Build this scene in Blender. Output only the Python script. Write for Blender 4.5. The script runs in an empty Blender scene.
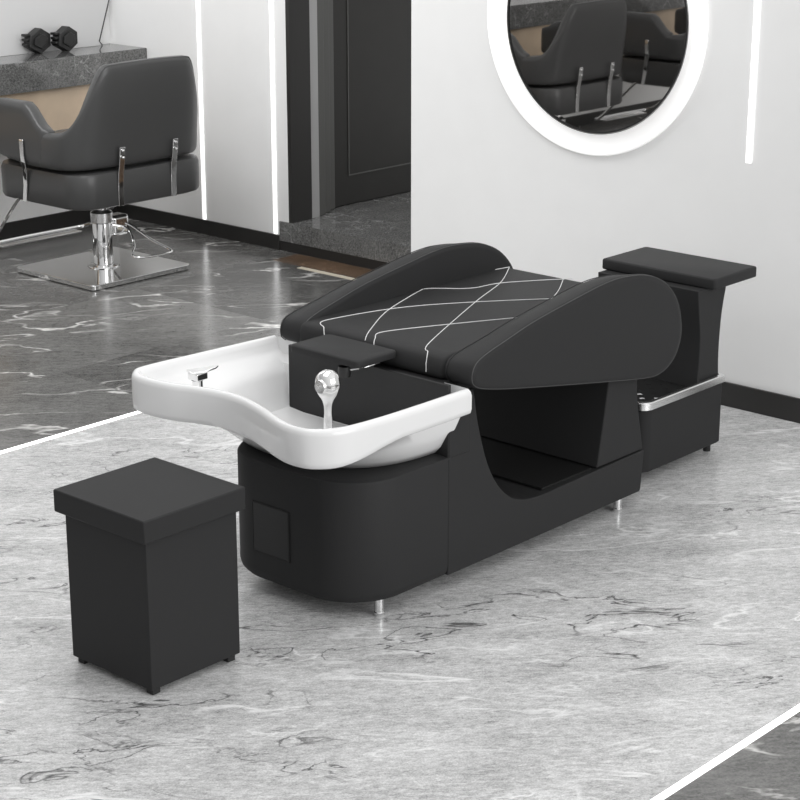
import bpy, bmesh, math, random
from mathutils import Vector, Matrix
S = bpy.context.scene
COL = S.collection
random.seed(4)

# ---------------- camera ----------------
PITCH, YAW = 0.30182, 0.73429          # below the horizon / heading measured from +X
cd = bpy.data.cameras.new('camera'); cam = bpy.data.objects.new('camera', cd); COL.objects.link(cam)
cam.location = (0, 0, 2.3)
fwd = Vector((math.cos(YAW)*math.cos(PITCH), math.sin(YAW)*math.cos(PITCH), -math.sin(PITCH)))
cam.rotation_euler = fwd.to_track_quat('-Z', 'Y').to_euler()
cd.sensor_width = 36; cd.lens = 1884.3/800*36; cd.clip_end = 100
S.camera = cam

# ---------------- world, lights, exposure ----------------
w = bpy.data.worlds.new('world'); S.world = w; w.use_nodes = True
wn_ = w.node_tree; bg = wn_.nodes['Background']; bg.inputs[0].default_value = (1, 1, 1, 1)
# background brightness shaped by direction: stronger from right and above, weaker from left
wt = wn_.nodes.new('ShaderNodeTexCoord'); wd = wn_.nodes.new('ShaderNodeVectorMath'); wd.operation = 'DOT_PRODUCT'
wd.inputs[1].default_value = (.55, -.70, .45); wm = wn_.nodes.new('ShaderNodeMapRange')
for k_, v_ in ((1, -1), (2, 1), (3, .30), (4, 1.08)): wm.inputs[k_].default_value = v_
wn_.links.new(wt.outputs['Generated'], wd.inputs[0]); wn_.links.new(wd.outputs['Value'], wm.inputs[0]); wn_.links.new(wm.outputs[0], bg.inputs[1])
def area(name, loc, target, size, power):
    l = bpy.data.lights.new(name, 'AREA'); l.shape = 'RECTANGLE'; l.size, l.size_y = size; l.energy = power
    o = bpy.data.objects.new(name, l); COL.objects.link(o); o.location = loc
    o.rotation_euler = (Vector(target)-Vector(loc)).to_track_quat('-Z', 'Y').to_euler(); return o
area('right_fill_light', (4.4, -3.0, 2.6), (4.6, 4.5, 0.4), (5, 3), 205)  # unseen area light added at camera right to give the light a direction
area('overhead_fill_light', (4.3, 4.4, 3.8), (5.6, 4.9, 0.5), (1.6, 4), 54)  # unseen light added overhead to brighten the right wall and top faces
area('overhead_fill_light', (4.6, 7.3, 3.4), (6.8, 7.7, 0.8), (2.2, 1.6), 60)  # second unseen overhead light, added to brighten the left wall
S.view_settings.view_transform = 'Standard'; S.view_settings.look = 'None'
S.view_settings.gamma = 1; S.view_settings.use_curve_mapping = False
S.view_settings.exposure = -0.05

# ---------------- materials ----------------
def mat(name, col, rough=0.5, metal=0.0, spec=0.5, coat=0.0, bump=None, emit=0.0, var=0.0):
    m = bpy.data.materials.new(name); m.use_nodes = True; nt = m.node_tree; b = nt.nodes['Principled BSDF']
    c = col if len(col) == 4 else (*col, 1)
    b.inputs['Base Color'].default_value = c
    b.inputs['Roughness'].default_value = rough; b.inputs['Metallic'].default_value = metal
    b.inputs['Specular IOR Level'].default_value = spec
    b.inputs['Coat Weight'].default_value = coat; b.inputs['Coat Roughness'].default_value = 0.05
    if emit: b.inputs['Emission Color'].default_value = c; b.inputs['Emission Strength'].default_value = emit
    tc = nt.nodes.new('ShaderNodeTexCoord')
    if var:
        n = nt.nodes.new('ShaderNodeTexNoise'); n.inputs['Scale'].default_value = 6; n.inputs['Detail'].default_value = 4
        r = nt.nodes.new('ShaderNodeValToRGB')
        r.color_ramp.elements[0].position = .3; r.color_ramp.elements[1].position = .7
        r.color_ramp.elements[0].color = tuple(x*(1-var) for x in c[:3])+(1,)
        r.color_ramp.elements[1].color = tuple(min(1, x*(1+var)) for x in c[:3])+(1,)
        nt.links.new(tc.outputs['Object'], n.inputs['Vector']); nt.links.new(n.outputs['Fac'], r.inputs[0])
        nt.links.new(r.outputs[0], b.inputs['Base Color'])
    if bump:
        n = nt.nodes.new('ShaderNodeTexVoronoi'); n.inputs['Scale'].default_value = bump[0]
        bp = nt.nodes.new('ShaderNodeBump'); bp.inputs['Strength'].default_value = bump[1]; bp.inputs['Distance'].default_value = 0.002
        nt.links.new(tc.outputs['Object'], n.inputs['Vector']); nt.links.new(n.outputs['Distance'], bp.inputs['Height'])
        nt.links.new(bp.outputs[0], b.inputs['Normal'])
    return m

def marble(name, c_lo, c_hi, vein, dark, ang, rough, spec, scale=1.0, stretch=4.0, vein_w=.012, tile=(1.2, 1.2), tile_amt=.1, grain=.15, vein_amt=1.0, dark_amt=.0, crisp=False):
    m = bpy.data.materials.new(name); m.use_nodes = True; nt = m.node_tree; N = nt.nodes; Lk = nt.links.new
    b = N['Principled BSDF']; b.inputs['Roughness'].default_value = rough; b.inputs['Specular IOR Level'].default_value = spec
    tc = N.new('ShaderNodeTexCoord')
    # tiles: each tile shifts the pattern and its tone a little
    sn = N.new('ShaderNodeVectorMath'); sn.operation = 'DIVIDE'; sn.inputs[1].default_value = (tile[0], tile[1], 50)
    fl = N.new('ShaderNodeVectorMath'); fl.operation = 'FLOOR'
    wn = N.new('ShaderNodeTexWhiteNoise'); wn.noise_dimensions = '3D'
    Lk(tc.outputs['Object'], sn.inputs[0]); Lk(sn.outputs[0], fl.inputs[0]); Lk(fl.outputs[0], wn.inputs['Vector'])
    mp = N.new('ShaderNodeMapping'); mp.vector_type = 'TEXTURE'; mp.inputs['Rotation'].default_value = (0, 0, ang)
    mp.inputs['Scale'].default_value = (stretch, 1, 1)
    Lk(tc.outputs['Object'], mp.inputs['Vector'])
    off = N.new('ShaderNodeVectorMath'); off.operation = 'MULTIPLY_ADD'; off.inputs[1].default_value = (3, 3, 3)
    Lk(wn.outputs['Color'], off.inputs[0]); Lk(mp.outputs[0], off.inputs[2])
    def noise(sc, det, dist=0, rgh=.55, plain=False):
        n = N.new('ShaderNodeTexNoise'); n.inputs['Scale'].default_value = sc*scale; n.inputs['Detail'].default_value = det
        n.inputs['Distortion'].default_value = dist; n.inputs['Roughness'].default_value = rgh
        if plain: Lk(tc.outputs['Object'], n.inputs['Vector'])
        else: Lk(off.outputs[0], n.inputs['Vector'])
        return n.outputs['Fac']
    def mr(src, a, bb, c=0., d=1.):
        n = N.new('ShaderNodeMapRange'); n.inputs[1].default_value = a; n.inputs[2].default_value = bb
        n.inputs[3].default_value = c; n.inputs[4].default_value = d; Lk(src, n.inputs[0]); return n.outputs[0]
    def mth(op, x, y):
        n = N.new('ShaderNodeMath'); n.operation = op
        for i, v in enumerate((x, y)):
            if isinstance(v, (int, float)): n.inputs[i].default_value = v
            else: Lk(v, n.inputs[i])
        return n.outputs[0]
    def mix(f, a, bb):
        n = N.new('ShaderNodeMix'); n.data_type = 'RGBA'; Lk(f, n.inputs[0])
        for i, v in ((6, a), (7, bb)):
            if isinstance(v, tuple): n.inputs[i].default_value = (*v, 1)
            else: Lk(v, n.inputs[i])
        return n.outputs[2]
    basef = mth('ADD', mr(noise(3.2, 8, .6, .62), .3, .7, 0, 1-grain), mr(noise(38, 6, .4, .7), .3, .7, 0, grain))
    basef = mth('ADD', basef, mr(noise(70 if crisp else 95, 5, .2, .8, crisp), .3, .7, -grain*(.5 if crisp else .22), grain*(.5 if crisp else .22)))
    basef = mth('ADD', basef, mr(wn.outputs['Value'], 0, 1, -tile_amt, tile_amt))
    col = mix(basef, c_lo, c_hi)
    def veins(sc, wd, dist, seedoff, lo=.5, gate=1.3):
        v = mth('ABSOLUTE', mth('SUBTRACT', noise(sc, 7, dist, .5), lo), 0)
        line = mr(v, 0, wd, 1, 0)
        g = mr(noise(gate, 3, 0), .5, .62, 0, 1)
        return mth('MULTIPLY', line, g)
    v1 = mth('MULTIPLY', mth('MAXIMUM', veins(1.1, vein_w, .35, 0), veins(2.6, vein_w*1.3, .5, 3, .46, 1.6)), vein_amt)
    col = mix(v1, col, vein)
    if dark_amt:
        v2 = mth('MULTIPLY', veins(4.0, .018, .8, 0, .56, 1.2), dark_amt); col = mix(v2, col, dark)
    Lk(col, b.inputs['Base Color'])
    return m

A0 = math.atan2(-.742, .670)      # the run of the stone's grain
M = {}
M['leather'] = mat('black_leather', (.029, .029, .0295), .54, spec=.13, bump=(420, .12))
M['leather_smooth'] = mat('black_vinyl', (.02, .02, .0205), .45, spec=.3)
M['grey_leather'] = mat('dark_grey_leather', (.058, .058, .058), .3, spec=.45, bump=(300, .1))
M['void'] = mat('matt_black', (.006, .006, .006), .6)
M['ceramic'] = mat('white_ceramic', (.78, .78, .78), .15, spec=.4, coat=.1)
M['chrome'] = mat('chrome', (.82, .82, .82), .06, 1)
M['satin'] = mat('satin_steel', (.85, .85, .85), .25, 1)
M['thread'] = mat('white_thread', (.75, .75, .75), .7)
M['seam'] = mat('grey_thread', (.06, .06, .06), .6)
M['wall'] = mat('grey_white_wall', (.86, .86, .855), .55, spec=.3, var=.01)
M['base'] = mat('black_skirting', (.022, .021, .020), .35)
M['door'] = mat('charcoal_door', (.030, .029, .027), .45, spec=.3, var=.06)
M['casing'] = mat('grey_casing', (.095, .095, .09), .4)
M['palegrey'] = mat('pale_grey_trim', (.42, .42, .42), .4)
M['led'] = mat('led_diffuser', (1, 1, 1), .4, emit=1.6)
M['ledsoft'] = mat('led_halo_acrylic', (1, .995, .99), .4, emit=.35)
M['mirror'] = mat('mirror_silver', (.62, .61, .60), .015, 1)
M['frost'] = mat('frosted_mirror_glass', (.62, .62, .62), .35)
M['tan'] = mat('tan_wood_veneer', (.62, .49, .36), .35, var=.08)
M['gold'] = mat('pale_brass', (.80, .73, .6), .35, .3)
M['plastic'] = mat('black_plastic', (.012, .012, .012), .4)
M['rubber'] = mat('rubber', (.02, .02, .02), .8)
M['floor_light'] = marble('light_marble', (.26, .26, .26), (.84, .84, .84), (.97, .97, .97), (.06, .06, .06), A0+.10, .22, .4, 2.4, 2.6, .014, (40, 40), 0, .66, .7, 1.0, True)
M['floor_dark'] = marble('dark_marble', (.03, .03, .029), (.215, .212, .206), (.85, .84, .82), (.012, .012, .012), A0+.12, .2, .6, 1.6, 2.6, .012, (1.2, .9), .2, .66, 1.0, .6, True)
M['stone'] = marble('dark_speckled_marble', (.01, .01, .01), (.26, .26, .255), (.5, .5, .5), (.02, .02, .02), .6, .12, .6, 3.0, 1.3, .012, (9, 9), 0, .8, .5)
M['stone_top'] = marble('polished_counter_marble', (.05, .05, .05), (.16, .16, .16), (.5, .5, .5), (.02, .02, .02), .6, .06, 1.0, 3.0, 1.3, .012, (9, 9), 0, .5, .5)
M['brown'] = marble('painted_warm_reflection', (.05, .032, .02), (.20, .13, .085), (.5, .4, .3), (.02, .02, .02), A0, .2, .4, 3.0, 2, .012, (.45, .3), .15, .5, .5)  # brown tone paints the warm reflection on the floor below the step

# ---------------- mesh helpers ----------------
def obj(name, bm, m, parent=None, smooth=35, bevel=0, seg=3, subsurf=0):
    bmesh.ops.recalc_face_normals(bm, faces=bm.faces)
    me = bpy.data.meshes.new(name); bm.to_mesh(me); bm.free()
    o = bpy.data.objects.new(name, me); COL.objects.link(o); me.materials.append(m)
    for p in me.polygons: p.use_smooth = True
    if not subsurf: me.set_sharp_from_angle(angle=math.radians(smooth))
    if bevel:
        b = o.modifiers.new('bevel', 'BEVEL'); b.width = bevel; b.segments = seg; b.limit_method = 'ANGLE'; b.angle_limit = math.radians(40)
        b.harden_normals = False
    if subsurf:
        s = o.modifiers.new('sub', 'SUBSURF'); s.levels = s.render_levels = subsurf
    if parent: o.parent = parent
    return o
def thing(name, label, cat, loc=(0, 0, 0), group=None, rz=0):
    o = bpy.data.objects.new(name, None); COL.objects.link(o); o.location = loc; o.rotation_euler.z = rz
    o.empty_display_size = .1
    o['label'] = label; o['category'] = cat
    if group: o['group'] = group
    return o
def tag(o, label, cat, group=None):
    o['label'] = label; o['category'] = cat
    if group: o['group'] = group
    return o
def struct(o): o['kind'] = 'structure'; return o
def bx(x0, x1, y0, y1, z0, z1, bm=None):
    bm = bm or bmesh.new()
    v = [bm.verts.new((x, y, z)) for x in (x0, x1) for y in (y0, y1) for z in (z0, z1)]
    for f in ((0, 1, 3, 2), (4, 6, 7, 5), (0, 4, 5, 1), (2, 3, 7, 6), (0, 2, 6, 4), (1, 5, 7, 3)): bm.faces.new([v[i] for i in f])
    return bm
def loft(loops, bm=None, closed=True, cap0=True, cap1=True):
    bm = bm or bmesh.new(); vs = [[bm.verts.new(p) for p in l] for l in loops]; n = len(loops[0])
    for a, b in zip(vs, vs[1:]):
        for i in range(n if closed else n-1):
            j = (i+1) % n; bm.faces.new((a[i], a[j], b[j], b[i]))
    if cap0: bm.faces.new(vs[0][::-1])
    if cap1: bm.faces.new(vs[-1])
    return bm
def extrude_xz(poly, y0, y1, bm=None): return loft([[(x, y0, z) for x, z in poly], [(x, y1, z) for x, z in poly]], bm)
def extrude_xy(poly, z0, z1, bm=None): return loft([[(x, y, z0) for x, y in poly], [(x, y, z1) for x, y in poly]], bm)
def circ(c, r, n=32, axis='z'):
    out = []
    for i in range(n):
        a = 2*math.pi*i/n; u, v = r*math.cos(a), r*math.sin(a)
        out.append((c[0]+u, c[1]+v, c[2]) if axis == 'z' else (c[0], c[1]+u, c[2]+v) if axis == 'x' else (c[0]+u, c[1], c[2]+v))
    return out
def lathe(c, prof, n=32, axis='z', bm=None):
    k = 'xyz'.index(axis); L = []
    for r, h in prof:
        p = list(c); p[k] += h; L.append(circ(p, max(r, 1e-4), n, axis))
    return loft(L, bm)
def catmull(pts, k=8):
    P = [Vector(p) for p in pts]; out = []
    for i in range(len(P)-1):
        a, b, c, d = P[max(i-1, 0)], P[i], P[i+1], P[min(i+2, len(P)-1)]
        for j in range(k):
            t = j/k; out.append(.5*((2*b)+(c-a)*t+(2*a-5*b+4*c-d)*t*t+(3*b-a-3*c+d)*t**3))
    out.append(P[-1]); return out
def closed_cr(pts, k=6):
    P = [Vector(p) for p in pts]; n = len(P); out = []
    for i in range(n):
        a, b, c, d = P[i-1], P[i], P[(i+1) % n], P[(i+2) % n]
        for j in range(k):
            t = j/k; out.append(.5*((2*b)+(c-a)*t+(2*a-5*b+4*c-d)*t*t+(3*b-a-3*c+d)*t**3))
    return out
def tube(pts, r, n=8, bm=None, flat=None):
    bm = bm or bmesh.new(); P = [Vector(p) for p in pts]; L = []
    up = Vector((0, 0, 1)); prev = None
    for i, p in enumerate(P):
        t = (P[min(i+1, len(P)-1)]-P[max(i-1, 0)]).normalized()
        if prev is None:
            s = t.cross(up);
            if s.length < .05: s = t.cross(Vector((0, 1, 0)))
        else: s = prev-t*prev.dot(t)
        s.normalize(); prev = s; q = s.cross(t)
        L.append([p+s*math.cos(2*math.pi*j/n)*r+q*math.sin(2*math.pi*j/n)*r for j in range(n)])
    return loft(L, bm)
def rrect(x0, x1, y0, y1, r, k=8):
    out = []
    rs = r if isinstance(r, (tuple, list)) else (r,)*4      # order: x1y1, x0y1, x0y0, x1y0
    for (cx, cy, a0), rr in zip(((x1, y1, 0), (x0, y1, 90), (x0, y0, 180), (x1, y0, 270)), rs):
        sx = -1 if cx == x1 else 1; sy = -1 if cy == y1 else 1
        for i in range(k+1):
            a = math.radians(a0+90*i/k); out.append((cx+sx*rr+rr*math.cos(a), cy+sy*rr+rr*math.sin(a)))
    return out

# ---------------- the room ----------------
LX, BY, RX = 7.115, 8.70, 6.32
struct(obj('floor', bx(-2.5, 9.2, 2.2940, 5.6072, -.06, 0), M['floor_light']))
struct(obj('floor', bx(-2.5, 9.2, 5.6328, 8.85, -.06, 0), M['floor_dark']))
struct(obj('floor', bx(-2.5, 9.2, -2.5, 2.2720, -.06, 0), M['floor_dark']))
struct(obj('wall_left', bx(LX, LX+.13, 7.241, BY+.12, 0, 3), M['wall']))
struct(obj('wall_back', bx(-2.5, LX, BY, BY+.12, 0, 3), M['wall']))
struct(obj('wall_right', bx(RX, 9.2, -2.5, 5.637, 0, 3), M['wall']))
struct(obj('baseboard_left', bx(LX-.012, LX-.0005, 7.306, BY, 0, .083), M['base']))
struct(obj('baseboard_back', bx(-2.5, LX-.013, BY-.012, BY-.0005, 0, .083), M['base']))
struct(obj('baseboard_right', bx(RX-.012, RX-.0005, -2.5, 5.637, 0, .10), M['base'], bevel=.002))
# passage behind: raised marble step, jambs, panelled door
struct(obj('trim_1', extrude_xy([(LX-.008, 5.64), (9.2, 5.64), (9.2, 7.239), (LX-.001, 7.239), (LX-.001, 7.305), (LX-.008, 7.305)], 0, .0545), M['base']))
struct(obj('trim_2', extrude_xy([(LX-.012, 5.64), (9.2, 5.64), (9.2, 7.3585), (LX+.1315, 7.3585), (LX+.1315, 7.239), (LX-.001, 7.239), (LX-.001, 7.305), (LX-.012, 7.305)], .055, .162), M['stone']))
struct(obj('trim_3', bx(LX+.0, LX+.155, 7.215, 7.2405, .1625, 3), M['base']))
struct(obj('trim_4', bx(LX+.156, LX+.225, 7.226, 7.2405, .1625, 3), M['palegrey']))
struct(obj('wall_passage', bx(LX+.131, 9.2, 7.36, 7.48, 0, 3), M['palegrey']))
d = struct(obj('door_1', bx(7.556, 8.6, 7.335, 7.357, .165, 2.35), M['door'], bevel=.003))
bm = bx(7.686, 8.48, 7.330, 7.3345, .33, .337)
for a in ((7.686, 8.48, 7.330, 7.3345, 2.2, 2.207), (7.686, 7.693, 7.330, 7.3345, .337, 2.2), (8.473, 8.48, 7.330, 7.3345, .337, 2.2)): bx(*a, bm=bm)
obj('moulding', bm, M['casing'], d)
bm = bx(LX+.226, LX+.285, 7.236, 7.359, .1625, 2.5); bx(LX+.2855, LX+.36, 7.268, 7.359, .1625, 2.45, bm); bx(LX+.3605, LX+.44, 7.312, 7.359, .1625, 2.42, bm)
bx(LX+.43, 8.8, 7.30, 7.359, 2.355, 2.44, bm)
obj('door_frame', bm, M['casing'], d, bevel=.004)

# floor light lines, brass line, brown sheet painted as a warm floor reflection
for y, who in ((5.62, 'long white light line in the floor between dark marble and the wash unit, behind the basin'),
               (2.283, 'white light line in the floor crossing the lower right corner')):
    tag(obj('floor_light_strip', bx(-2.5, 6.30 if y > 3 else 6.30, y-(.0125 if y > 3 else .0105), y+(.0125 if y > 3 else .0105), -.02, .002), M['led']), who, 'light strip')
tag(obj('brass_floor_strip', bx(6.862, 6.898, 6.30, 6.93, .0002, .002), M['gold']), 'short pale brass strip in dark floor before the raised marble step', 'floor strip')
struct(obj('painted_floor_reflection', bx(6.91, 7.10, 5.7, 7.16, .0002, .0015), M['brown']))

# wall lights
def wallstrip(x, y, z0, label):
    t = thing('wall_light_strip', label, 'light strip', (x, y, z0))
    obj('diffuser', bx(-.006, -.0005, -.011, .011, 0, 3-z0-.02), M['led'], t)
    return t
wallstrip(LX, 7.925, .085, 'vertical white light strip on the left wall, nearer the styling chair')
wallstrip(LX, 7.345, .085, 'vertical white light strip on the left wall, beside the black door jamb')
wallstrip(RX, 3.873, 1.0, 'vertical white light strip on the right wall beside the round mirror')

# round backlit mirror
t = thing('round_mirror', 'round wall mirror with dark rim and wide glowing white halo', 'mirror', (RX, 4.637, 1.495))
obj('light_halo', lathe((0, 0, 0), [(.549, -.001), (.552, -.012), (.548, -.022), (.54, -.024)], 96, 'x'), M['ledsoft'], t)
obj('mirror_rim', lathe((0, -.04, 0), [(.445, -.0245), (.4555, -.0245), (.4555, -.055), (.4485, -.0555), (.4485, -.0505), (.44, -.0505)], 96, 'x'), M['satin'], t)
bm = bmesh.new(); n = 96
loft([circ((-.0512, -.04, 0), .4475, n, 'x'), circ((-.0532, -.04, 0), .4475, n, 'x')], bm); obj('mirror_glass', bm, M['mirror'], t)
bm = bmesh.new()
loft([circ((-.0556, -.04, 0), .4505, n, 'x'), circ((-.0575, -.04, 0), .4505, n, 'x'), circ((-.0575, -.04, 0), .4435, n, 'x'), circ((-.0556, -.04, 0), .4435, n, 'x'), circ((-.0556, -.04, 0), .4505, n, 'x')], bm, cap0=False, cap1=False)
obj('black_edge', bm, M['void'], t)

# ---------------- marble counter on the back wall ----------------
def counter(x0, x1, label):
    t = thing('styling_counter', label, 'counter', ((x0+x1)/2, 8.53, 0)); h = (x1-x0)/2
    obj('worktop', bx(-h, h, -.157, .168, .855, 1.018), M['stone'], t, bevel=.002)
    obj('polished_top', bx(-h+.003, h-.003, -.154, .166, 1.0182, 1.0195), M['stone_top'], t)
    obj('cabinet', bx(-h+.02, h-.012, -.13, .168, .62, .8545), M['tan'], t, bevel=.002)
    return t
counter(3.4, LX-.001, 'dark marble counter with tan cabinet at top left behind the chair')
counter(-2.3, 3.3, 'dark marble counter with tan cabinet seen in the round mirror')
# backlit dressing mirror, bevelled outline
t = thing('dressing_mirror', 'large pale frosted mirror above the marble counter at top left', 'mirror', (6.0, 8.66, 0))
poly = [(-.95, 1.021), (1.02, 1.021), (1.0, 1.045), (1.085, 1.275), (1.085, 2.1), (-.95, 2.1)]
obj('mirror_glass', extrude_xz(poly, -.004, .004), M['frost'], t)
obj('edge', tube([(x, -.004, z) for x, z in poly[1:5]], .0045, 6), M['seam'], t)
obj('backlight', bx(-.85, .9, .0045, .036, 1.1, 2.05), M['led'], t)
# faceted three-pronged holders
def holder(x, y, label, rz):
    t = thing('faceted_holder', label, 'holder', (x, y, 1.0197), 'black holders on the marble counter', rz)
    K = .84; hexp = [(a*K, b*K) for a, b in [(.035, 0), (.118, .048), (.118, .125), (.045, .168), (-.045, .118), (-.06, .05)]]
    obj('body', extrude_xz(hexp, -.03, .03), M['plastic'], t, bevel=.004)
    for k in range(3): obj('prong', bx(-.066, -.03, -.02, .02, .050+k*.025, .064+k*.025), M['plastic'], t, bevel=.003)
    obj('cap', extrude_xz([(.025+(a-.025)*.6, .07+(b-.07)*.6) for a, b in hexp], -.040, -.03), M['plastic'], t, bevel=.003)
    return t
holder(6.50, 8.615, 'black faceted three-pronged holder on the counter, the left one of the pair', 0)
holder(6.665, 8.575, 'black faceted three-pronged holder on the counter, nearer the counter end', .12)

# ---------------- styling chair ----------------
def smooth01(a, b, t): t = max(0, min(1, (t-a)/(b-a))); return t*t*(3-2*t)
def shell(path, parent, name, m):
    """path: list of (x, y, zbot, ztop, thickness), inward normal computed towards the seat centre line"""
    L = []; n = 20
    for i, (x, y, zb, zt, th) in enumerate(path):
        p0 = path[max(i-1, 0)]; p1 = path[min(i+1, len(path)-1)]
        tx, ty = p1[0]-p0[0], p1[1]-p0[1]; l = math.hypot(tx, ty); nx, ny = ty/l, -tx/l
        loop = []
        for j in range(n):
            a = 2*math.pi*j/n; c, s = math.cos(a), math.sin(a); e = .45
            u = math.copysign(abs(c)**e, c); v = math.copysign(abs(s)**e, s)
            z = (zb+zt)/2+v*(zt-zb)/2
            lean = -.07*max(0, (z-.7))/.43*(1 if ny != 0 else 0)*min(1, abs(ny))
            loop.append((x+nx*u*th/2, y+ny*u*th/2+lean, z))
        L.append(loop)
    k = len(L)
    def shrink(loop, f, dx):
        cx = sum(p[0] for p in loop)/n; cy = sum(p[1] for p in loop)/n; cz = sum(p[2] for p in loop)/n
        return [(cx+(p[0]-cx)*f+dx[0], cy+(p[1]-cy)*f+dx[1], cz+(p[2]-cz)*(1-(1-f)*.35)) for p in loop]
    d0 = Vector((path[0][0]-path[1][0], path[0][1]-path[1][1])).normalized()
    d1 = Vector((path[-1][0]-path[-2][0], path[-1][1]-path[-2][1])).normalized()
    L = [shrink(L[0], .35, d0*.035), shrink(L[0], .8, d0*.022)]+L+[shrink(L[-1], .8, d1*.022), shrink(L[-1], .35, d1*.035)]
    return obj(name, loft(L), m, parent, smooth=60)
def styling_chair(loc, label, rz=0):
    t = thing('styling_chair', label, 'chair', loc, 'grey styling chairs along the marble counter', rz)
    g = M['grey_leather']
    # backrest: wraps round the rear corners
    pts = catmull([(-.418, -.05, 0), (-.415, -.14, 0), (-.39, -.215, 0), (-.33, -.262, 0), (-.22, -.282, 0), (0, -.292, 0), (.22, -.282, 0), (.33, -.262, 0), (.39, -.215, 0), (.415, -.14, 0), (.418, -.05, 0)], 6)
    path = []
    for p in pts:
        a = abs(p.x)
        q = smooth01(-.10, -.275, p.y) if a > .30 else 1
        zt = .805+.02*q+.31*(1-smooth01(.255, .405, a))**.75-.010*(a/.3)**2
        path.append((p.x, p.y, .605, zt, .085))
    bk = shell(path, t, 'backrest', g)
    obj('piping', tube([(q[0]*1.02, q[1]-.0+(-.07*max(0, q[3]-.7)/.43)*.9-.028, q[3]-.006) for q in path[3:-3]], .004, 6), M['seam'], bk)
    for s in (-1, 1):
        ap = []
        for i in range(15):
            f = i/14; y = -.075+f*.47
            zt = .805+.12*smooth01(-.02, .30, f)-.05*smooth01(.75, 1, f); zb = .605+.035*smooth01(.2, 1, f)+.05*smooth01(.8, 1, f)
            x = .418+.004*math.sin(f*math.pi)
            ap.append((s*x, y, zb, zt, .085-.002*f))
        shell(ap if s < 0 else ap, t, 'armrest', g)
    # seat
    obj('seat_frame', loft([[(x, y, z) for x, y in rrect(-.428+i, .428-i, -.325+i, .40-i, .13)] for z, i in ((.405, .03), (.415, .006), (.43, 0), (.565, 0), (.585, .006), (.592, .03))]), g, t)
    obj('seat_cushion', loft([[(x, y, z) for x, y in rrect(-.37+i, .37-i, -.24+i, .42-i, .10)] for z, i in ((.592, .02), (.60, .005), (.64, 0), (.675, .006), (.69, .03))]), g, t)
    # chrome struts joining shell and seat
    for sx in (-.175, .175):
        st = obj('strut', loft([[(sx+a, y, z) for a in (-.017, .017)]+[(sx+a, y-.007, z) for a in (.017, -.017)] for y, z in ((-.3255, .412), (-.3265, .50), (-.332, .58), (-.345, .64), (-.351, .70), (-.352, .712))]), M['chrome'], t, bevel=.002)
        for z in (.66, .695): obj('screw', lathe((sx, -.3585, z), [(.007, 0), (.007, -.006), (.003, -.008)], 12, 'y'), M['satin'], st)
    for s in (-1, 1):
        st = obj('strut', loft([[(s*x, y0+a, z) for a in (-.015, .015)]+[(s*(x+.007), y0+a, z) for a in (.015, -.015)] for x, y0, z in ((.430, .12, .41), (.431, .105, .50), (.442, .09, .58), (.4635, .07, .62), (.4665, .072, .66), (.4665, .074, .73), (.466, .074, .74))]), M['chrome'], t, bevel=.002)
    # footrest
    bm = tube(catmull([(-.41, .17, .415), (-.41, .22, .40), (-.36, .52, .14), (-.34, .60, .10), (-.28, .63, .09), (0, .64, .09), (.28, .63, .09), (.34, .60, .10), (.36, .52, .14), (.41, .22, .40), (.41, .17, .415)], 6), .011, 8)
    fr = obj('footrest', bm, M['chrome'], t)
    obj('foot_plate', bx(-.27, .27, .56, .625, .075, .085), M['satin'], fr, bevel=.003)
    # column, plate, pedal
    obj('base_plate', loft([[(x, y, z) for x, y in rrect(-.375, .288, -.32, .32, .025)] for z in (.004, .03)]), M['chrome'], t, bevel=.003)
    c = obj('column', lathe((-.042, 0, 0), [(.085, .0305), (.083, .036), (.052, .04), (.05, .3), (.048, .305), (.033, .307), (.033, .404)], 32), M['chrome'], t)
    obj('sleeve', lathe((-.042, 0, 0), [(.054, .26), (.058, .265), (.058, .315), (.036, .33)], 32), M['satin'], c)
    obj('mount', bx(-.13, .10, -.12, .12, .385, .4045), M['plastic'], t, bevel=.004)
    bm = tube(catmull([(-.005, -.04, .25), (.06, -.09, .22), (.03, -.17, .15), (-.04, -.235, .12), (.00, -.285, .11), (.14, -.30, .11), (.19, -.27, .115), (.15, -.17, .16), (.09, -.05, .24), (.02, -.02, .25)], 6), .006, 8)
    p = obj('pedal', bm, M['chrome'], t)
    obj('pump_housing', bx(.0, .11, -.045, .05, .18, .29), M['chrome'], t, bevel=.02, seg=4)
    return t
chair = styling_chair((6.18, 7.64, 0), 'dark grey leather styling chair with chrome square base at upper left')
def dup(o, loc, rz, label):
    r = o.copy(); COL.objects.link(r); r.location = loc; r.rotation_euler.z = rz; r['label'] = label
    for ch in o.children:
        c = ch.copy(); COL.objects.link(c); c.parent = r
        for gch in ch.children:
            e = gch.copy(); COL.objects.link(e); e.parent = c
    return r
bpy.context.view_layer.update()
dup(chair, (2.34, 7.80, 0), 0, 'dark grey styling chair showing its back, seen in the left of the round mirror')
dup(chair, (.66, 7.82, 0), 0, 'dark grey styling chair with side strut, seen in the right of the round mirror')

# ---------------- shampoo unit ----------------
U = thing('shampoo_bed', 'black leather shampoo bed with white ceramic basin and quilted seat', 'shampoo bed', (4.4, 3.85, 0))
UO = Vector((4.4, 3.85, 0))
def part(name, bm, m, parent=None, **k):
    bmesh.ops.translate(bm, verts=bm.verts, vec=-UO)
    return obj(name, bm, m, parent or U, **k)
# basin base, rounded at the head end
def bplan(i): return rrect(3.69+i, 4.10-min(i, .0), 3.503+i, 4.10-i, (.001, .17, .185, .001), 12)
bb = part('basin_base', loft([[(x, y, z) for x, y in bplan(i)] for z, i in ((.052, .025), (.055, .012), (.068, .003), (.085, 0), (.43, 0), (.437, .003), (.44, .02))]), M['leather'])
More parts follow.
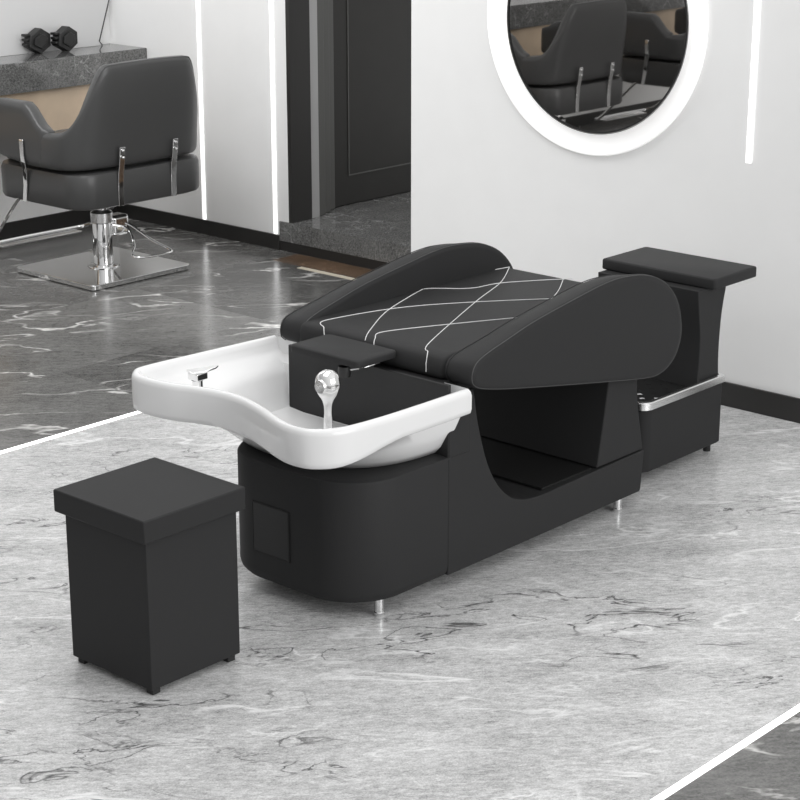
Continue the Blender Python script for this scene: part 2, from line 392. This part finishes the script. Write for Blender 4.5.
# access panel on the rounded end
part('access_panel', bx(3.6865, 3.6895, 3.78, 3.93, 0.15, .305), M['leather_smooth'], bb, bevel=.001)
bm = bx(3.6862, 3.6892, 3.776, 3.779, .1465, .3085)
for a in ((3.6862, 3.6892, 3.931, 3.934, .1465, .3085), (3.6862, 3.6892, 3.779, 3.931, .1465, .1495), (3.6862, 3.6892, 3.779, 3.931, .3055, .3085)): bx(*a, bm=bm)
part('panel_groove', bm, M['void'], bb)
# main base with curved cut-out
curve = catmull([(4.215, .632, 0), (4.224, .60, 0), (4.233, .55, 0), (4.252, .478, 0), (4.287, .379, 0), (4.334, .297, 0), (4.393, .238, 0), (4.453, .207, 0), (4.53, .192, 0), (4.62, .190, 0)], 5)
prof = [(4.103, .052), (5.125, .052), (5.130, .06), (5.142, .2)]+[(4.66, .192)]+[(p.x, p.y) for p in reversed(curve)]+[(4.197, .632), (4.197, .436), (4.103, .436)]
mb = part('bed_base', extrude_xz(prof, 3.505, 4.24), M['leather'], smooth=30, bevel=.004)
part('side_panel', bx(4.103, 4.1965, 3.503, 3.5125, .4365, .56), M['leather'], mb, bevel=.002)
part('rear_pillar', extrude_xz([(4.875, .2015), (5.141, .2025), (5.12, .29), (5.10, .38), (5.087, .50), (5.087, .64), (4.94, .64), (4.925, .48), (4.905, .36)], 3.51, 4.235), M['leather'], bevel=.004)
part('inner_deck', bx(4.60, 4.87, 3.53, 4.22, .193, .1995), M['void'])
part('underframe', bx(4.1125, 5.09, 3.56, 4.186, .61, .6565), M['leather_smooth'], bevel=.004)
# end panel standing in the basin
part('end_panel', bx(4.099, 4.112, 3.505, 4.186, .43, .6665), M['leather_smooth'], bevel=.003)
# seat
sx0, sx1, sy0, sy1, zt = 4.15, 5.225, 3.565, 4.205, .733
def seat_loop(z, i, dz=0): return [(x, y, z) for x, y in rrect(sx0+i, sx1-i, sy0+i*.3, sy1-i*.3, .03, 6)]
bm = loft([seat_loop(.657, .012), seat_loop(.663, .002), seat_loop(.675, 0), seat_loop(.70, 0), seat_loop(.717, .006), seat_loop(.727, .016), seat_loop(.732, .032), seat_loop(zt, .05)])
seat = part('seat_cushion', bm, M['leather'], smooth=60)
def zs(x):
    i = x-sx0
    if i <= 0: return .70
    for (i0, z0), (i1, z1) in zip(((0, .70), (.006, .717), (.016, .727), (.032, .732), (.05, zt)), ((.006, .717), (.016, .727), (.032, .732), (.05, zt), (9, zt))):
        if i <= i1: return z0+(z1-z0)*(i-i0)/(i1-i0)
LINES = [
 [(5.07, 4.20), (5.20, 4.16)],
 [(4.54, 4.27), (4.66, 4.21), (4.76, 4.165), (4.86, 4.06), (5.0, 4.025), (5.21, 3.885)],
 [(4.15, 4.07), (4.165, 4.088), (4.22, 4.13), (4.49, 4.065), (4.71, 3.935), (4.96, 3.74)],
 [(4.15, 3.855), (4.17, 3.87), (4.24, 3.895), (4.44, 3.805), (4.68, 3.68)],
 [(4.15, 3.90), (4.165, 3.905), (4.41, 4.05), (4.63, 4.137), (4.78, 4.20)],
 [(4.15, 3.638), (4.17, 3.65), (4.24, 3.704), (4.72, 3.922), (4.99, 4.033), (5.19, 4.154)],
 [(4.84, 3.718), (5.03, 3.81), (5.185, 3.905)]]
for L in LINES:
    c = catmull([(x, min(y, 4.185), 0) for x, y in L], 8); pts = [(p.x, p.y, zs(p.x)+.0012) for p in c]
    if abs(L[0][0]-4.15) < 1e-6: pts = [(4.1488, L[0][1], .672), (4.1488, L[0][1], .70)]+pts[1:]
    part('stitching', tube(pts, .0014, 6), M['thread'], seat)
# armrests
AP = closed_cr([(4.172, .652, 0), (4.150, .685, 0), (4.166, .726, 0), (4.213, .749, 0), (4.323, .777, 0), (4.458, .808, 0), (4.694, .845, 0), (4.817, .861, 0), (4.918, .863, 0), (5.05, .846, 0), (5.16, .801, 0), (5.238, .726, 0), (5.272, .63, 0), (5.262, .56, 0), (5.225, .51, 0), (5.165, .483, 0), (5.08, .480, 0), (4.835, .520, 0), (4.466, .585, 0), (4.26, .625, 0)], 5)
def inset(P, d):
    out = []; n = len(P)
    for i in range(n):
        t = (P[(i+1) % n]-P[i-1]).normalized(); out.append((P[i].x+t.y*d, P[i].y-t.x*d))
    return out
for y0, y1 in ((3.455, 3.58), (4.172, 4.292)):
    tap = lambda y, z: z-.026*max(0, (y-y0-.01)/(y1-y0))*smooth01(.70, .80, z)
    L = [[(x, y, tap(y, z)) for x, z in inset(AP, d)] for y, d in ((y0, .022), (y0+.001, .010), (y0+.006, .003), (y0+.014, 0), (y1-.03, 0), (y1-.012, .006), (y1-.003, .016), (y1, .03))]
    a = part('armrest', loft(L), M['leather'], smooth=60)
    for yy in (y0+.0045, y1-.02):
        pts = [(x, yy, tap(yy, z)) for x, z in inset(AP, .0035 if yy < y1-.05 else .0)]; part('piping', tube(pts+pts[:1], .0015, 6), M['seam'] if yy < y1-.05 else M['leather_smooth'], a)
# head plate over the basin, with its clamp
hp = part('neck_plate', loft([[(x, y, z) for x, y in rrect(3.968+i, 4.150-i, 3.752+i, 4.052-i, .02, 5)] for z, i in ((.696, .008), (.698, .001), (.703, 0), (.714, 0), (.718, .002), (.721, .010))]), M['leather'], smooth=60)
part('clamp_knob', lathe((4.0, 3.84, .669), [(.004, -.02), (.019, -.018), (.021, 0), (.019, .014), (.006, .018), (.006, .028)], 20, 'z'), M['plastic'], hp)
part('clamp_rod', tube([(4.0, 3.83, .675), (4.05, 3.80, .678), (4.112, 3.80, .678)], .006, 8), M['chrome'], hp)
# feet
for x, y in ((3.828, 3.54), (5.03, 3.53), (3.86, 4.02), (5.03, 4.18)):
    part('foot', lathe((x, y, 0), [(.014, 0), (.016, .003), (.016, .012), (.0145, .014), (.0145, .060)], 20), M['chrome'])

# ceramic basin
out = catmull([(4.145, 3.452, 0), (3.95, 3.450, 0), (3.74, 3.455, 0), (3.61, 3.476, 0), (3.54, 3.53, 0), (3.524, 3.60, 0), (3.542, 3.68, 0), (3.585, 3.79, 0), (3.615, 3.90, 0), (3.618, 3.99, 0), (3.597, 4.09, 0), (3.570, 4.17, 0), (3.560, 4.25, 0), (3.564, 4.31, 0), (3.592, 4.36, 0), (3.655, 4.384, 0), (3.90, 4.366, 0), (4.180, 4.343, 0)], 6)
n0 = len(out); k = 14
out += [Vector((4.180-.035*j/k, 4.343+(3.452-4.343)*j/k, 0)) for j in range(1, k)]
n = len(out); cen = Vector((3.86, 3.90, 0))
def off(P, d):
    o = []
    for i in range(len(P)):
        t = (P[(i+1) % len(P)]-P[i-1]).normalized(); nrm = Vector((t.y, -t.x, 0))
        if nrm.dot(cen-P[i]) < 0 and False: nrm = -nrm
        o.append(P[i]+nrm*d)
    return o
area2 = sum(out[i-1].x*out[i].y-out[i].x*out[i-1].y for i in range(n)); sg = 1 if area2 < 0 else -1   # inward normal sign
def offs(d):
    R_ = off(out, d*sg)
    for i in [0]+list(range(n0-1, n)): R_[i] = out[i]+Vector((-min(d, .004), (d if i == 0 else -d if i == n0-1 else 0), 0))
    return R_
def skz(p): return .537+.038*smooth01(3.58, 3.86, p.x)
def bowl(x0, x1, y0, y1, r, z):
    """half of a rounded rectangle, square where the basin meets the bed end"""
    c = Vector((x1, (y0+y1)/2, 0)); hx, hy = x1-x0, (y1-y0)/2; L = []
    for i, p in enumerate(out):
        if i == 0: L.append((x1, y0, z)); continue
        if i >= n0-1: L.append((x1, y1+(y0-y1)*(i-n0+1)/k, z)); continue
        d = p-c; d.x = min(d.x, -1e-3)/hx; d.y /= hy; l = (abs(d.x)**r+abs(d.y)**r)**(1/r); L.append((c.x+d.x/l*hx, c.y+d.y/l*hy, z))
    return L
def lp(P, z): return [(p.x, p.y, z(p) if callable(z) else z) for p in P]
loops = [bowl(3.765, 4.105, 3.57, 4.19, 2.6, .4405), bowl(3.752, 4.110, 3.555, 4.21, 2.6, .444), bowl(3.725, 4.115, 3.533, 4.235, 2.8, .468), bowl(3.69, 4.12, 3.515, 4.25, 3, .500), bowl(3.655, 4.125, 3.50, 4.28, 3.4, .525)]
loops += [lp(offs(.035), lambda p: skz(p)-.003), lp(offs(.012), lambda p: skz(p)), lp(offs(.002), lambda p: skz(p)+.006), lp(offs(0), lambda p: skz(p)+.02),
          lp(offs(0), .636), lp(offs(.002), .647), lp(offs(.008), .654), lp(offs(.014), .656), lp(offs(.021), .655), lp(offs(.026), .650), lp(offs(.030), .635), lp(offs(.036), .615), lp(offs(.052), .604),
          bowl(3.665, 4.119, 3.492, 4.235, 5, .594), bowl(3.70, 4.117, 3.515, 4.212, 4.5, .56), bowl(3.73, 4.115, 3.54, 4.205, 4, .50), bowl(3.77, 4.112, 3.58, 4.185, 3.5, .458), bowl(3.84, 4.095, 3.66, 4.10, 2.6, .450)]
basin = part('basin', loft(loops), M['ceramic'], smooth=55)
part('drain', lathe((3.93, 3.87, .456), [(.028, 0), (.03, .003), (.02, .004), (.004, .002)], 24), M['chrome'], basin)
# faucet on the left deck of the basin
fx, fy = 3.715, 4.195
fa = part('faucet', lathe((fx, fy, .600), [(.020, -.035), (.0165, -.03), (.0165, .030), (.02, .032)], 24), M['chrome'])
part('faucet_body', bx(fx-.021, fx+.024, fy-.022, fy+.022, .633, .656), M['chrome'], fa, bevel=.003)
hd = Vector((.93, -.37, 0)); sd = Vector((.37, .93, 0))
def lever(t0, wd, z): return Vector((fx-.026, fy+.008, z))+hd*t0+sd*wd
L = [[lever(0, -.024, z), lever(.045, -.022, z+.0), lever(.085, -.010, z+.006), lever(.096, 0, z+.008), lever(.085, .010, z+.006), lever(.045, .022, z), lever(0, .024, z)] for z in (.6565, .663)]
part('faucet_lever', loft(L), M['satin'], fa, bevel=.0015)
# hand shower with ball head on the near corner
hx, hy = 3.655, 3.575
shp = [(.016, .606), (.017, .612), (.014, .62), (.0125, .65), (.011, .675), (.0125, .695), (.018, .712), (.027, .726), (.034, .742), (.0365, .757), (.0335, .775), (.026, .788), (.014, .796), (.002, .799)]
hs = part('hand_shower', lathe((hx, hy, 0), [(p.x, p.y) for p in catmull([(a, b, 0) for a, b in shp], 5)], 48), M['chrome'], smooth=80)
part('spray_face', lathe((hx-.024, hy-.004, .757), [(.020, 0), (.021, -.010), (.019, -.014), (.002, -.015)], 24, 'x'), M['satin'], hs)

# ---------------- footrest unit ----------------
FO = Vector((5.55, 3.9, 0)); U2 = thing('footrest_unit', 'black leather footrest pedestal with silver-edged foot tray standing before the right wall', 'footrest', FO)
def part2(name, bm, m, parent=None, **k):
    bmesh.ops.translate(bm, verts=bm.verts, vec=-FO); return obj(name, bm, m, parent or U2, **k)
def rl(z, i, r=.05): return [(x, y, z) for x, y in rrect(5.305+i, 5.815-i, 3.622+i, 4.20-i, (.05, .05, r, .012), 8)]
part2('base', loft([rl(.035, .006), rl(.041, 0), rl(.268, 0), rl(.27, .004)]), M['leather'], smooth=30)
tr = part2('tray', loft([rl(.2705, .004), rl(.272, .004), rl(.272, .03)]), M['ceramic'])
part2('tray_rim', loft([rl(.2725, .012), rl(.2725, -.004), rl(.275, -.009), rl(.299, -.009), rl(.303, -.006), rl(.303, .008), rl(.299, .012), rl(.2725, .012)], cap0=False, cap1=False), M['satin'], tr)
bm = bmesh.new()
import itertools
x0, x1, y0, y1 = 5.325, 5.64, 3.65, 4.18
sp = .074
for s in (1, -1):
    for k_ in range(-12, 26):
        c0 = k_*sp          # line: (x-x0) + s*(y-y0) = c0
        pts = []
        for (x, y) in ((x0, y0+(c0)*s), (x1, y0+(c0-(x1-x0))*s)):
            pts.append((x, y))
        # clip in y
        (xa, ya), (xb, yb) = pts
        if abs(yb-ya) < 1e-9: continue
        def cl(y): f = (y-ya)/(yb-ya); return (xa+(xb-xa)*f, y)
        P_ = []
        for (x, y) in ((xa, ya), (xb, yb)):
            if y < y0: x, y = cl(y0)
            elif y > y1: x, y = cl(y1)
            P_.append((x, y))
        if P_[0][0] < x0-1e-6 or P_[1][0] < x0-1e-6 or P_[0][0] > x1+1e-6 or P_[1][0] > x1+1e-6: continue
        if math.hypot(P_[0][0]-P_[1][0], P_[0][1]-P_[1][1]) < .03: continue
        a, b = Vector((*P_[0], 0)), Vector((*P_[1], 0)); dd = (b-a).normalized(); q = Vector((-dd.y, dd.x, 0))*.0165
        zz = .2735 if s > 0 else .2745
        loft([[a+q+Vector((0, 0, zz)), a-q+Vector((0, 0, zz)), a-q+Vector((0, 0, zz+.0009)), a+q+Vector((0, 0, zz+.0009))], [b+q+Vector((0, 0, zz)), b-q+Vector((0, 0, zz)), b-q+Vector((0, 0, zz+.0009)), b+q+Vector((0, 0, zz+.0009))]], bm)
part2('foot_pad', bx(5.485, 5.6635, 3.64, 4.185, .2722, .2734), M['plastic'], tr)
part2('foot_grid', bm, M['plastic'], tr)
cz = [.2725, .31, .35, .39, .43, .47, .51, .55, .59, .62, .648]
cl_ = [5.664, 5.667, 5.670, 5.672, 5.673, 5.671, 5.666, 5.659, 5.652, 5.647, 5.645]
cr_ = [5.81, 5.806, 5.803, 5.802, 5.802, 5.804, 5.807, 5.812, 5.82, 5.828, 5.832]
part2('column', extrude_xz(list(zip(cl_, cz))+list(zip(cr_, cz))[::-1], 3.64, 4.09), M['leather'], bevel=.003)
part2('cushion', loft([[(x, y, z) for x, y in rrect(5.690+i, 5.978-i, 3.60+i, 4.108-i, .012, 5)] for z, i in ((.6485, .006), (.651, .001), (.655, 0), (.683, 0), (.688, .002), (.690, .007))]), M['leather'], smooth=50)
for x, y in ((5.785, 3.66), (5.36, 3.68), (5.78, 4.15), (5.34, 4.15)): part2('foot', lathe((x, y, 0), [(.014, 0), (.014, .0355)], 16), M['rubber'])

# ---------------- stool ----------------
SO = Vector((3.17, 3.785, 0)); U3 = thing('leather_stool', 'square black leather stool with lidded seat standing before the basin', 'stool', SO)
def part3(name, bm, m, **k):
    bmesh.ops.translate(bm, verts=bm.verts, vec=-SO); return obj(name, bm, m, U3, **k)
part3('body', bx(3.005, 3.335, 3.622, 3.962, .02, .455), M['leather'], bevel=.003)
part3('lid', bx(2.985, 3.355, 3.603, 3.985, .4555, .522), M['leather'], bevel=.005)
for x in (3.03, 3.31):
    for y in (3.645, 3.94): part3('foot', bx(x-.014, x+.014, y-.014, y+.014, 0, .0198), M['rubber'], bevel=.002)
